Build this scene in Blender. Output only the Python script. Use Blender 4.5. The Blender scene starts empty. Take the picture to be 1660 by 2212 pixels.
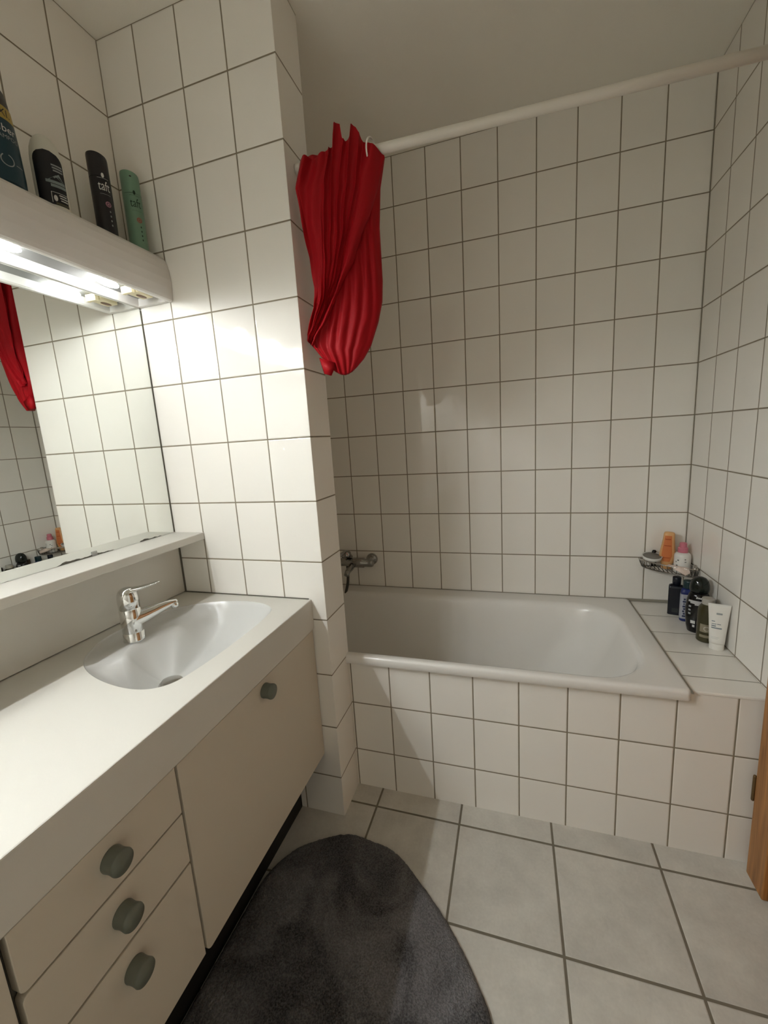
import bpy, bmesh, math, random
from mathutils import Vector, Matrix, noise

random.seed(7)
scene = bpy.context.scene
COL = scene.collection
pi = math.pi

# ------------------------------------------------------------------ dimensions
H = 2.558                      # ceiling height
TW, TH = 0.1501, 0.2           # wall tile pitch
XL, XR = -1.8767, 0.0          # mirror wall, right wall
YB, YR = 0.0, -2.50            # back wall, rear wall
YS, YA, XE = -0.8307, -0.6833, -1.2904   # stub wall front / back, stub end
CT = 0.829                     # counter top
CF = -1.340                    # counter front

# ------------------------------------------------------------------ materials
def new_mat(name):
    m = bpy.data.materials.new(name); m.use_nodes = True
    nt = m.node_tree
    b = nt.nodes['Principled BSDF']
    return m, nt, b

def srgb(r, g, b):
    f = lambda c: (c/255/12.92) if c/255 <= .04045 else ((c/255+.055)/1.055)**2.4
    return (f(r), f(g), f(b), 1)

def plain(name, col, rough=.5, metal=0, spec=.5, bump=0, bscale=60, var=0, vscale=8, coat=0, trans=0, ior=1.45, sheen=0):
    m, nt, b = new_mat(name)
    b.inputs['Base Color'].default_value = col
    b.inputs['Roughness'].default_value = rough
    b.inputs['Metallic'].default_value = metal
    b.inputs['Specular IOR Level'].default_value = spec
    b.inputs['Coat Weight'].default_value = coat
    b.inputs['Transmission Weight'].default_value = trans
    b.inputs['IOR'].default_value = ior
    if sheen:
        b.inputs['Sheen Weight'].default_value = sheen
    tc = nt.nodes.new('ShaderNodeTexCoord')
    if var:
        n = nt.nodes.new('ShaderNodeTexNoise'); n.inputs['Scale'].default_value = vscale
        n.inputs['Detail'].default_value = 5
        nt.links.new(tc.outputs['Object'], n.inputs['Vector'])
        mx = nt.nodes.new('ShaderNodeMix'); mx.data_type = 'RGBA'
        mx.inputs[6].default_value = tuple(c*(1-var) for c in col[:3])+(1,)
        mx.inputs[7].default_value = tuple(min(1, c*(1+var)) for c in col[:3])+(1,)
        nt.links.new(n.outputs['Fac'], mx.inputs[0]); nt.links.new(mx.outputs[2], b.inputs['Base Color'])
    if bump:
        n = nt.nodes.new('ShaderNodeTexNoise'); n.inputs['Scale'].default_value = bscale
        n.inputs['Detail'].default_value = 3
        nt.links.new(tc.outputs['Object'], n.inputs['Vector'])
        bp = nt.nodes.new('ShaderNodeBump'); bp.inputs['Strength'].default_value = bump
        bp.inputs['Distance'].default_value = .002
        nt.links.new(n.outputs['Fac'], bp.inputs['Height']); nt.links.new(bp.outputs['Normal'], b.inputs['Normal'])
    return m

def math_node(nt, op, a, b=None, c=None):
    n = nt.nodes.new('ShaderNodeMath'); n.operation = op
    for i, v in enumerate((a, b, c)):
        if v is None: continue
        if isinstance(v, (int, float)): n.inputs[i].default_value = v
        else: nt.links.new(v, n.inputs[i])
    return n.outputs[0]

def ramp01(nt, v, lo, hi, smooth=True):
    n = nt.nodes.new('ShaderNodeMapRange'); n.interpolation_type = 'SMOOTHSTEP' if smooth else 'LINEAR'
    nt.links.new(v, n.inputs['Value'])
    n.inputs['From Min'].default_value = lo; n.inputs['From Max'].default_value = hi
    return n.outputs['Result']

def tile_mat(name, pu, pv, hw, col, grout, rough, grough=.85, var=.02, mottle=0, wav=.02, pillow=.003, spec=.5):
    m, nt, b = new_mat(name)
    uv = nt.nodes.new('ShaderNodeUVMap')
    sp = nt.nodes.new('ShaderNodeSeparateXYZ'); nt.links.new(uv.outputs['UV'], sp.inputs[0])
    def dist(o, p):
        f = math_node(nt, 'FRACT', math_node(nt, 'ADD', o, .5))
        return math_node(nt, 'MULTIPLY', math_node(nt, 'ABSOLUTE', math_node(nt, 'SUBTRACT', f, .5)), p)
    d = math_node(nt, 'MINIMUM', dist(sp.outputs[0], pu), dist(sp.outputs[1], pv))
    mask = ramp01(nt, d, hw-.0003, hw+.0006)
    fl = nt.nodes.new('ShaderNodeCombineXYZ')
    nt.links.new(math_node(nt, 'FLOOR', sp.outputs[0]), fl.inputs[0])
    nt.links.new(math_node(nt, 'FLOOR', sp.outputs[1]), fl.inputs[1])
    wn = nt.nodes.new('ShaderNodeTexWhiteNoise'); nt.links.new(fl.outputs[0], wn.inputs['Vector'])
    geo = nt.nodes.new('ShaderNodeNewGeometry')
    hsv = nt.nodes.new('ShaderNodeHueSaturation')
    hsv.inputs['Color'].default_value = col
    val = math_node(nt, 'MULTIPLY_ADD', wn.outputs['Value'], 2*var, 1-var)
    if mottle:
        n1 = nt.nodes.new('ShaderNodeTexNoise'); n1.inputs['Scale'].default_value = 9; n1.inputs['Detail'].default_value = 7
        n1.inputs['Roughness'].default_value = .65
        off = nt.nodes.new('ShaderNodeVectorMath'); off.operation = 'MULTIPLY_ADD'
        off.inputs[1].default_value = (13, 17, 5)
        nt.links.new(wn.outputs['Color'], off.inputs[0]); nt.links.new(geo.outputs['Position'], off.inputs[2])
        nt.links.new(off.outputs[0], n1.inputs['Vector'])
        n2 = nt.nodes.new('ShaderNodeTexNoise'); n2.inputs['Scale'].default_value = 130; n2.inputs['Detail'].default_value = 2
        nt.links.new(geo.outputs['Position'], n2.inputs['Vector'])
        val = math_node(nt, 'ADD', val, math_node(nt, 'MULTIPLY', math_node(nt, 'SUBTRACT', n1.outputs['Fac'], .5), mottle*2))
        val = math_node(nt, 'ADD', val, math_node(nt, 'MULTIPLY', math_node(nt, 'SUBTRACT', n2.outputs['Fac'], .5), mottle*.5))
    nt.links.new(val, hsv.inputs['Value'])
    gn = nt.nodes.new('ShaderNodeTexNoise'); gn.inputs['Scale'].default_value = 25
    nt.links.new(geo.outputs['Position'], gn.inputs['Vector'])
    gm = nt.nodes.new('ShaderNodeMix'); gm.data_type = 'RGBA'
    gm.inputs[6].default_value = tuple(c*.75 for c in grout[:3])+(1,); gm.inputs[7].default_value = tuple(c*1.25 for c in grout[:3])+(1,)
    nt.links.new(gn.outputs['Fac'], gm.inputs[0])
    mx = nt.nodes.new('ShaderNodeMix'); mx.data_type = 'RGBA'
    nt.links.new(mask, mx.inputs[0]); nt.links.new(gm.outputs[2], mx.inputs[6]); nt.links.new(hsv.outputs[0], mx.inputs[7])
    nt.links.new(mx.outputs[2], b.inputs['Base Color'])
    rg = nt.nodes.new('ShaderNodeMix'); rg.data_type = 'FLOAT'
    rg.inputs[2].default_value = grough; rg.inputs[3].default_value = rough
    nt.links.new(mask, rg.inputs[0]); nt.links.new(rg.outputs[0], b.inputs['Roughness'])
    b.inputs['Specular IOR Level'].default_value = spec
    # relief: grout groove, pillowed tile edge, slight glaze waviness
    h = ramp01(nt, d, hw-.0005, hw+pillow)
    wv = nt.nodes.new('ShaderNodeTexNoise'); wv.inputs['Scale'].default_value = 14; wv.inputs['Detail'].default_value = 1
    nt.links.new(geo.outputs['Position'], wv.inputs['Vector'])
    h = math_node(nt, 'ADD', h, math_node(nt, 'MULTIPLY', wv.outputs['Fac'], wav))
    bp = nt.nodes.new('ShaderNodeBump'); bp.inputs['Strength'].default_value = .6; bp.inputs['Distance'].default_value = .0012
    nt.links.new(h, bp.inputs['Height']); nt.links.new(bp.outputs['Normal'], b.inputs['Normal'])
    return m

TILE = tile_mat('white_wall_tile', TW, TH, .0020, (.87, .845, .79, 1), (.245, .21, .15, 1), .05, wav=.15)
FLOOR = tile_mat('grey_floor_tile', .3036, .3036, .0034, (.57, .555, .505, 1), (.17, .15, .112, 1), .42, mottle=.32, var=.03, wav=.15)
PAINT = plain('ceiling_paint', (.84, .815, .74, 1), .9, bump=.15, bscale=220)
LAMIN = plain('cream_laminate', (.65, .63, .575, 1), .42, bump=.05, bscale=300)
CABIN = plain('cream_cabinet_board', (.60, .545, .45, 1), .5, bump=.04, bscale=250)
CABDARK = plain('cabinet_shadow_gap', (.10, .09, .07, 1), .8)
BASIN = plain('mineral_basin', (.62, .62, .60, 1), .16)
ENAMEL = plain('tub_enamel', (.80, .785, .75, 1), .14)
WHITEPL = plain('white_plastic', (.74, .72, .69, 1), .4)
REFLECT = plain('grey_reflector', (.17, .17, .16, 1), .35)
CHROME = plain('chrome', (.78, .78, .76, 1), .07, metal=1)
CHROMED = plain('dull_chrome', (.55, .53, .5, 1), .22, metal=1)
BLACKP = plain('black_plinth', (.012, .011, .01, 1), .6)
KNOB = plain('grey_green_knob', (.15, .16, .128, 1), .45, var=.12, vscale=60)
SEAL = plain('dark_sealant', (.12, .11, .085, 1), .6)
SEALG = plain('grey_sealant', (.30, .28, .23, 1), .6)
RED = plain('red_curtain_cloth', (.35, .004, .009, 1), .55, spec=.2, bump=.12, bscale=500)
RODM = plain('white_rod_enamel', (.74, .71, .64, 1), .35)
RINGM = plain('white_ring_plastic', (.8, .78, .74, 1), .35)
WOODF = None
def wood():
    m, nt, b = new_mat('oak_door_wood')
    tc = nt.nodes.new('ShaderNodeNewGeometry')
    mp = nt.nodes.new('ShaderNodeMapping'); mp.inputs['Scale'].default_value = (40, 40, 2.5)
    nt.links.new(tc.outputs['Position'], mp.inputs['Vector'])
    n = nt.nodes.new('ShaderNodeTexNoise'); n.inputs['Scale'].default_value = 1.6; n.inputs['Detail'].default_value = 8
    n.inputs['Distortion'].default_value = .6
    nt.links.new(mp.outputs[0], n.inputs['Vector'])
    r = nt.nodes.new('ShaderNodeValToRGB')
    r.color_ramp.elements[0].color = (.25, .10, .022, 1); r.color_ramp.elements[1].color = (.52, .24, .07, 1)
    r.color_ramp.elements[0].position = .3; r.color_ramp.elements[1].position = .72
    nt.links.new(n.outputs['Fac'], r.inputs[0]); nt.links.new(r.outputs[0], b.inputs['Base Color'])
    b.inputs['Roughness'].default_value = .4
    return m
WOODF = wood()

def mirror_mat():
    m, nt, b = new_mat('mirror_silver')
    geo = nt.nodes.new('ShaderNodeNewGeometry')
    sp = nt.nodes.new('ShaderNodeSeparateXYZ'); nt.links.new(geo.outputs['Position'], sp.inputs[0])
    n = nt.nodes.new('ShaderNodeTexNoise'); n.inputs['Scale'].default_value = 9; n.inputs['Detail'].default_value = 4
    cb = nt.nodes.new('ShaderNodeCombineXYZ'); nt.links.new(sp.outputs[1], cb.inputs[0])
    nt.links.new(math_node(nt, 'MULTIPLY', sp.outputs[2], .4), cb.inputs[1])
    nt.links.new(cb.outputs[0], n.inputs['Vector'])
    # tarnish creeping up from the bottom edge
    edge = math_node(nt, 'MULTIPLY', math_node(nt, 'SUBTRACT', n.outputs['Fac'], .55), .055)
    t = math_node(nt, 'LESS_THAN', sp.outputs[2], math_node(nt, 'ADD', edge, 1.0565))
    mx = nt.nodes.new('ShaderNodeMix'); mx.data_type = 'RGBA'
    mx.inputs[6].default_value = (.86, .88, .85, 1); mx.inputs[7].default_value = (.16, .15, .13, 1)
    nt.links.new(t, mx.inputs[0]); nt.links.new(mx.outputs[2], b.inputs['Base Color'])
    rr = math_node(nt, 'MULTIPLY', t, .55); nt.links.new(rr, b.inputs['Roughness'])
    b.inputs['Metallic'].default_value = 1
    return m
MIRROR = mirror_mat()

def emit_mat(name, col, s):
    m, nt, b = new_mat(name)
    b.inputs['Base Color'].default_value = (.8, .8, .8, 1)
    b.inputs['Emission Color'].default_value = col
    b.inputs['Emission Strength'].default_value = s
    return m
LAMPS = [emit_mat('lamp_glow', (.955, .985, 1, 1), 400*k) for k in (.16, .30, .85, 1.40, 1.9, 1.9)]   # bath-end bulbs dimmed, rear ones raised, to even out the light

# ------------------------------------------------------------------ mesh helpers
def finish(name, bm, mat, parent=None, smooth=False, bevel=0, seg=3, subsurf=0):
    me = bpy.data.meshes.new(name)
    bmesh.ops.recalc_face_normals(bm, faces=bm.faces[:])
    bm.to_mesh(me); bm.free()
    mats = mat if isinstance(mat, (list, tuple)) else [mat]
    for m_ in mats: me.materials.append(m_)
    if smooth:
        for p in me.polygons: p.use_smooth = True
    o = bpy.data.objects.new(name, me); COL.objects.link(o)
    if parent is not None: o.parent = parent
    if bevel:
        md = o.modifiers.new('bevel', 'BEVEL'); md.width = bevel; md.segments = seg
        md.limit_method = 'ANGLE'; md.angle_limit = math.radians(40); md.harden_normals = False
        for p in me.polygons: p.use_smooth = False
    if subsurf:
        md = o.modifiers.new('sub', 'SUBSURF'); md.levels = subsurf; md.render_levels = subsurf
    return o

def thing(name, label, cat, loc=(0, 0, 0), group=None):
    o = bpy.data.objects.new(name, None); COL.objects.link(o)
    o.location = loc; o.empty_display_size = .05
    tag(o, label, cat, group); return o

def tag(o, label, cat, group=None):
    o['label'] = label; o['category'] = cat
    if group: o['group'] = group
    return o

def at(o, root):
    """parent o (built in world coordinates) under root keeping it in place"""
    o.parent = root
    o.matrix_parent_inverse = Matrix.Translation(root.location).inverted()
    return o

def box(bm, x0, x1, y0, y1, z0, z1, mi=0):
    vs = [bm.verts.new(p) for p in [(x0, y0, z0), (x1, y0, z0), (x1, y1, z0), (x0, y1, z0), (x0, y0, z1), (x1, y0, z1), (x1, y1, z1), (x0, y1, z1)]]
    fs = []
    for f in [(0, 3, 2, 1), (4, 5, 6, 7), (0, 1, 5, 4), (1, 2, 6, 5), (2, 3, 7, 6), (3, 0, 4, 7)]:
        fc = bm.faces.new([vs[i] for i in f]); fc.material_index = mi; fs.append(fc)
    return vs, fs

def boxo(name, x0, x1, y0, y1, z0, z1, mat, root=None, bevel=0, seg=3):
    bm = bmesh.new(); box(bm, x0, x1, y0, y1, z0, z1)
    o = finish(name, bm, mat, bevel=bevel, seg=seg)
    return at(o, root) if root else o

def loft(bm, rings, closed=True, cap0=False, cap1=False, mi=0):
    vr = [[bm.verts.new(p) for p in r] for r in rings]
    n = len(vr[0])
    for a, b in zip(vr, vr[1:]):
        for i in range(n if closed else n-1):
            j = (i+1) % n
            f = bm.faces.new((a[i], a[j], b[j], b[i])); f.material_index = mi
    if cap0: bm.faces.new(vr[0][::-1]).material_index = mi
    if cap1: bm.faces.new(vr[-1]).material_index = mi
    return vr

def ring(c, u, v, r, n, r2=None):
    r2 = r if r2 is None else r2
    return [Vector(c)+u*(r*math.cos(2*pi*i/n))+v*(r2*math.sin(2*pi*i/n)) for i in range(n)]

def lathe(bm, prof, c=(0, 0, 0), axis='z', n=32, sx=1, sy=1, mi=0, cap=True):
    U, V, A = {'z': ((1, 0, 0), (0, 1, 0), (0, 0, 1)), 'x': ((0, 1, 0), (0, 0, 1), (1, 0, 0)), 'y': ((0, 0, 1), (1, 0, 0), (0, 1, 0))}[axis]
    U, V, A = Vector(U)*sx, Vector(V)*sy, Vector(A)
    rings = [ring(Vector(c)+A*z, U, V, max(r, 1e-5), n) for r, z in prof]
    loft(bm, rings, cap0=cap, cap1=cap, mi=mi)

def tube(bm, pts, rad, n=12, cap=True, mi=0):
    pts = [Vector(p) for p in pts]
    rads = rad if isinstance(rad, (list, tuple)) else [rad]*len(pts)
    rings = []; up = None
    for i, p in enumerate(pts):
        t = (pts[min(i+1, len(pts)-1)]-pts[max(i-1, 0)]).normalized()
        if up is None:
            a = Vector((0, 0, 1)) if abs(t.z) < .9 else Vector((1, 0, 0))
            u = t.cross(a).normalized()
        else:
            u = (up-t*up.dot(t)).normalized()
        up = u; v = t.cross(u)
        rings.append(ring(p, u, v, rads[i], n))
    loft(bm, rings, cap0=cap, cap1=cap, mi=mi)

def spline(pts, n):
    """Catmull-Rom through pts"""
    P = [Vector(p) for p in pts]; P = [P[0]*2-P[1]]+P+[P[-1]*2-P[-2]]
    out = []; m = len(P)-3
    for k in range(n+1):
        t = k/n*m; i = min(int(t), m-1); f = t-i
        a, b, c, d = P[i:i+4]
        out.append(.5*((2*b)+(c-a)*f+(2*a-5*b+4*c-d)*f*f+(3*b-a-3*c+d)*f**3))
    return out

def pl(pts, t):
    """piecewise-linear lookup on [(t,val..)]"""
    for (a, b) in zip(pts, pts[1:]):
        if t <= b[0]:
            f = (t-a[0])/(b[0]-a[0]) if b[0] > a[0] else 0
            return [x+(y-x)*f for x, y in zip(a[1:], b[1:])]
    return list(pts[-1][1:])

def superbox(cx, cy, hx, hy, r, n=10):
    """rounded rectangle outline"""
    out = []
    for sx, sy, a0 in ((1, 1, 0), (-1, 1, pi/2), (-1, -1, pi), (1, -1, 3*pi/2)):
        for k in range(n):
            a = a0+pi/2*k/(n-1)
            out.append((cx+sx*(hx-r)+r*math.cos(a), cy+sy*(hy-r)+r*math.sin(a)))
    return out

def lettering(name, text, size, mat, root, c, face, r, z, squash=1.0, gap=.0006, sy=1.0):
    """raised lettering wrapped round a body of radius r (r=None: flat), facing angle face"""
    cu = bpy.data.curves.new(name, 'FONT'); cu.body = text; cu.size = size; cu.align_x = 'CENTER'
    cu.resolution_u = 3
    ob = bpy.data.objects.new(name, cu); COL.objects.link(ob)
    dg = bpy.context.evaluated_depsgraph_get()
    me = bpy.data.meshes.new_from_object(ob.evaluated_get(dg)); bpy.data.objects.remove(ob)
    wrap(me, c, face, r, z, squash, gap, sy)
    me.materials.clear(); me.materials.append(mat)
    o = bpy.data.objects.new(name, me); COL.objects.link(o)
    return at(o, root)

def wrap(me, c, face, r, z, squash=1, gap=.0006, sy=1):
    ca, sa = math.cos(face), math.sin(face)
    for v in me.vertices:
        x, y = v.co.x*squash, v.co.y*sy
        if r is None:
            p = (c[0]+ca*gap-sa*x, c[1]+sa*gap+ca*x)
        else:
            a = face+x/r; p = (c[0]+(r+gap)*math.cos(a), c[1]+(r+gap)*math.sin(a))
        v.co = (p[0], p[1], z+y)

def decal(name, shapes, mat, root, c, face, r, z, gap=.0006):
    """flat printed marks wrapped on the body, one object each; shapes = ('rect',x0,x1,y0,y1) | ('ell',cx,cy,rx,ry) | ('ring',cx,cy,r,w,a0,a1) | ('tri',pts)"""
    out = []
    for s in shapes:
        bm = bmesh.new()
        if s[0] == 'rect':
            _, x0, x1, y0, y1 = s
            k = max(2, int(abs(x1-x0)/.004))
            vs = [[bm.verts.new((x0+(x1-x0)*i/k, y, 0)) for i in range(k+1)] for y in (y0, y1)]
            for i in range(k): bm.faces.new((vs[0][i], vs[0][i+1], vs[1][i+1], vs[1][i]))
        elif s[0] == 'ell':
            _, cx, cy, rx, ry = s
            bm.faces.new([bm.verts.new((cx+rx*math.cos(2*pi*i/16), cy+ry*math.sin(2*pi*i/16), 0)) for i in range(16)])
        elif s[0] == 'tri':
            bm.faces.new([bm.verts.new((p[0], p[1], 0)) for p in s[1]])
        elif s[0] == 'ring':
            _, cx, cy, rr, w, a0, a1 = s
            k = 24; a = [[bm.verts.new((cx+q*math.cos(a0+(a1-a0)*i/k), cy+q*math.sin(a0+(a1-a0)*i/k), 0)) for i in range(k+1)] for q in (rr, rr-w)]
            for i in range(k): bm.faces.new((a[0][i], a[0][i+1], a[1][i+1], a[1][i]))
        me = bpy.data.meshes.new(name); bm.to_mesh(me); bm.free()
        wrap(me, c, face, r, z, 1, gap)
        me.materials.append(mat)
        o = bpy.data.objects.new(name, me); COL.objects.link(o)
        out.append(at(o, root))
    return out

def structure(o):
    o['kind'] = 'structure'; return o

# ------------------------------------------------------------------ room shell
def quad(bm, pts, uvs):
    f = bm.faces.new([bm.verts.new(p) for p in pts])
    l = bm.loops.layers.uv.verify()
    for lp, t in zip(f.loops, uvs): lp[l].uv = t
    return f

def tiled_box(name, x0, x1, y0, y1, z0, z1, ox=0, oy=0, mat=TILE, zt=None):
    """box with tile coordinates: columns run along the face, rows down from the ceiling"""
    bm = bmesh.new(); _, fs = box(bm, x0, x1, y0, y1, z0, z1)
    l = bm.loops.layers.uv.verify()
    bmesh.ops.recalc_face_normals(bm, faces=bm.faces[:])
    for f in bm.faces:
        n = f.normal
        for lp in f.loops:
            p = lp.vert.co
            if abs(n.x) > .5: lp[l].uv = ((p.y-oy)/TW, (H-p.z)/TH)
            elif abs(n.y) > .5: lp[l].uv = ((p.x-ox)/TW, (H-p.z)/TH)
            else: lp[l].uv = (.5, .5)
    return structure(finish(name, bm, mat))

T = .12
tiled_box('wall_back', XL-T, XR+T, YB, YB+T, 0, H, ox=0)
tiled_box('wall_right', XR, XR+T, YR-T, YB, 0, H, oy=-.153)
tiled_box('wall_left', XL-T, XL, YR-T, YB, 0, H, oy=-.9817)
tiled_box('wall_rear', XL, XR, YR-T, YR, 0, H, ox=XL)

# floor and ceiling
bm = bmesh.new(); _, fs = box(bm, XL-T, XR+T, YR-T, YB+T, -.1, 0)
l = bm.loops.layers.uv.verify()
for f in bm.faces:
    for lp in f.loops:
        p = lp.vert.co; lp[l].uv = ((p.x+1.1886)/.3036, (p.y+.7661)/.3036)
structure(finish('floor', bm, FLOOR))
bm = bmesh.new(); box(bm, XL-T, XR+T, YR-T, YB+T, H, H+.1)
structure(finish('ceiling', bm, PAINT))

# stub wall between vanity and bath (tile lines stop short of its outer corner)
bm = bmesh.new()
va, vb = 0.0, H/TH
def sq(xa, xb, ua, ub, y):
    quad(bm, [(xa, y, 0), (xb, y, 0), (xb, y, H), (xa, y, H)], [(ua, vb), (ub, vb), (ub, va), (ua, va)])
un = (XE-XL)/TW
s0 = XE-.05*TW
sq(XL, s0, un, .05, YS); sq(s0, XE, .05, .02, YS)
quad(bm, [(XE, YS, 0), (XE, YA, 0), (XE, YA, H), (XE, YS, H)], [(.03, vb), (.97, vb), (.97, va), (.03, va)])
sq(XE, XL, .02, un, YA)
bmesh.ops.remove_doubles(bm, verts=bm.verts[:], dist=1e-5)
structure(finish('wall_partition', bm, TILE))

# tiled bath front and the tiled ledge at its right end
LZ = .555
bm = bmesh.new(); _, fs = box(bm, XE, XR, YA, YA+.008, 0, .545)
l = bm.loops.layers.uv.verify()
def uv_front(f):
    for lp in f.loops:
        p = lp.vert.co; lp[l].uv = ((p.x+1.2857)/TW, (H-p.z)/TH)
for f in bm.faces: uv_front(f)
structure(finish('wall_bath_front', bm, TILE))
bm = bmesh.new(); _, fs = box(bm, -.2055, XR, YA-.003, YB, .545, LZ)
l = bm.loops.layers.uv.verify()
for f in bm.faces:
    for lp in f.loops:
        p = lp.vert.co; lp[l].uv = (.06+.9*(p.x+.2055)/.2055, (p.y+.152)/TW if f.normal.z > -2 else 0)
ledge_mat = tile_mat('white_ledge_tile', .2, TW, .0014, (.87, .845, .79, 1), (.24, .22, .17, 1), .06, wav=.15)
o = structure(finish('trim_1', bm, ledge_mat, bevel=.003))

# wooden door set at the right
d = bpy.data.objects.new('door_1', None); COL.objects.link(d); d['kind'] = 'structure'; d.location = (-.02, -1.2, 0)
bm = bmesh.new()
box(bm, -.042, XR-.001, -.795, -.7125, 0, 2.06); box(bm, -.042, XR-.001, -1.69, -1.61, 0, 2.06); box(bm, -.042, XR-.001, -1.61, -.795, 1.98, 2.06)
at(finish('casing', bm, WOODF, bevel=.004), d)
boxo('door_leaf', -.030, -.001, -1.608, -.797, .006, 1.978, WOODF, d, .003)
hb = bmesh.new(); lathe(hb, [(.0035, 0), (.0045, .003), (.0045, .079), (.0035, .082)], (-.0425, -.709, .243), n=12)
at(finish('hinge', hb, plain('old_brass', (.20, .13, .06, 1), .4, metal=.8), smooth=True), d)

# ------------------------------------------------------------------ bath
bath = thing('bathtub', 'white enamelled built-in bathtub behind the tiled front', 'bathtub', (-1.04, -.35, 0))
RZ = .566
def rr_loop(x0, x1, y0, y1, r, z, n=12):
    return [Vector((x, y, z)) for x, y in superbox((x0+x1)/2, (y0+y1)/2, (x1-x0)/2, (y1-y0)/2, r, n)]
bm = bmesh.new()
X0, X1 = XL+.004, -.2075; Y0, Y1 = -.707, -.003
rings = [rr_loop(X0, X1, Y0, Y1, .012, .5335), rr_loop(X0, X1, Y0-.001, Y1, .012, .5345), rr_loop(X0, X1, Y0-.001, Y1, .014, .556),
         rr_loop(X0+.001, X1-.001, Y0+.0015, Y1-.001, .014, .562), rr_loop(X0+.004, X1-.004, Y0+.006, Y1-.004, .014, RZ-.0005), rr_loop(X0+.01, X1-.01, Y0+.013, Y1-.01, .014, RZ)]
ix0, ix1, iy0, iy1, ir = -1.80, -.288, -.672, -.092, .17
for off, z in [(-.012, RZ-.0005), (-.004, RZ-.003), (.003, RZ-.009), (.010, RZ-.022)]:
    rings.append(rr_loop(ix0+off, ix1-off, iy0+off, iy1-off, ir, z))
for t in (.12, .25, .4, .55, .7, .82, .9, .96, 1.0):
    zz = RZ-.022-(.40-.022)*(1-(1-t)**1.7) if t < 1 else RZ-.40
    k = t**1.15
    rings.append(rr_loop(ix0+.01+.07*k, ix1-.01-.30*k, iy0+.01+.075*k+.03*max(0, t-.7), iy1-.01-.075*k-.03*max(0, t-.7), ir-.02*t, zz))
rings.append(rr_loop(ix0+.2, ix1-.45, iy0+.2, iy1-.2, .05, RZ-.402))
loft(bm, rings, cap0=False, cap1=True)
at(finish('tub_shell', bm, ENAMEL, smooth=True), bath)
bm = bmesh.new(); lathe(bm, [(.001, .0), (.035, 0), (.036, .004), (.03, .007), (.001, .008)], (-1.55, -.38, RZ-.4015), n=28)
at(finish('drain', bm, CHROME, smooth=True), bath)
# sealant between tub and ledge / wall
bm = bmesh.new()
box(bm, X1-.001, X1+.005, Y0+.004, -.004, .5555, .5605)
box(bm, X0, -.002, -.006, -.0005, .5565, .5665)
at(finish('sealant', bm, SEALG), bath)

# bath mixer on the back wall
MIXM = plain('aged_chrome', (.34, .33, .31, 1), .16, metal=1)
mix = thing('bath_mixer', 'chrome bath mixer tap with shower hose on the back wall', 'tap', (-1.5, -.03, .72))
bm = bmesh.new(); lathe(bm, [(.001, 0), (.031, 0), (.031, -.006), (.027, -.016), (.018, -.022), (.016, -.05), (.001, -.05)], (-1.416, -.001, .716), axis='y', n=28)
at(finish('escutcheon', bm, MIXM, smooth=True), mix)
bm = bmesh.new(); lathe(bm, [(.001, 0), (.031, 0), (.031, -.006), (.027, -.016), (.018, -.022), (.016, -.05), (.001, -.05)], (-1.556, -.001, .716), axis='y', n=28)
at(finish('escutcheon', bm, MIXM, smooth=True), mix)
bm = bmesh.new()
lathe(bm, [(.001, -.094), (.018, -.094), (.021, -.086), (.021, -.05), (.026, -.045), (.026, .045), (.021, .05), (.021, .086), (.018, .094), (.001, .094)], (-1.486, -.062, .712), axis='x', n=24)
tube(bm, [(-1.50, -.066, .71), (-1.50, -.10, .695), (-1.50, -.15, .688), (-1.50, -.165, .675)], [.017, .016, .014, .013], 16)
at(finish('mixer_body', bm, MIXM, smooth=True), mix)
bm = bmesh.new()
lathe(bm, [(.001, 0), (.024, 0), (.026, .01), (.024, .026), (.012, .034), (.001, .035)], (-1.535, -.068, .742), n=20)
tube(bm, spline([(-1.535, -.07, .765), (-1.535, -.10, .775), (-1.535, -.15, .772)], 8), [.009]*9, 10)
at(finish('lever', bm, MIXM, smooth=True), mix)
bm = bmesh.new()
tube(bm, spline([(-1.53, -.075, .70), (-1.528, -.08, .66), (-1.535, -.085, .59), (-1.565, -.10, .50), (-1.61, -.12, .42), (-1.66, -.16, .36)], 30), .0075, 10)
at(finish('shower_hose', bm, plain('dark_metal_hose', (.09, .085, .075, 1), .35, metal=.8), smooth=True), mix)

# ------------------------------------------------------------------ vanity
def outline():
    pts = [(-1.7314, -1.3128), (-1.7693, -1.2748), (-1.8035, -1.2134), (-1.8157, -1.1656), (-1.813, -1.1263), (-1.8029, -1.0557), (-1.79, -1.0089), (-1.7652, -.964),
           (-1.7198, -.9257), (-1.6589, -.8964), (-1.5706, -.8789), (-1.5023, -.8829), (-1.454, -.9038), (-1.4306, -.9259), (-1.4194, -.9626), (-1.412, -1.0357),
           (-1.410, -1.1449), (-1.4125, -1.2308), (-1.4209, -1.3044), (-1.4302, -1.3331), (-1.4515, -1.3569), (-1.4821, -1.3684), (-1.5255, -1.3723), (-1.5977, -1.364), (-1.6718, -1.3426)]
    P = [Vector((x, y, 0)) for x, y in pts]; n = len(P); out = []
    for i in range(n):
        a, b, c, e = P[i-1], P[i], P[(i+1) % n], P[(i+2) % n]
        for k in range(4):
            f = k/4
            out.append(.5*((2*b)+(c-a)*f+(2*a-5*b+4*c-e)*f*f+(3*b-a-3*c+e)*f**3))
    for _ in range(6):
        out = [(out[i-1]+2*out[i]+out[(i+1) % len(out)])/4 for i in range(len(out))]
    return out
OUT = outline()
top = thing('washbasin_counter', 'cream washstand worktop with oval moulded basin', 'countertop', (-1.6, -1.6, CT))
bm = bmesh.new()
yv0, yv1 = YR+.002, YS-.0005
xs0 = -1.8755
yb = -1.46
cx_, cy_ = -1.60, -1.12
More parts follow.
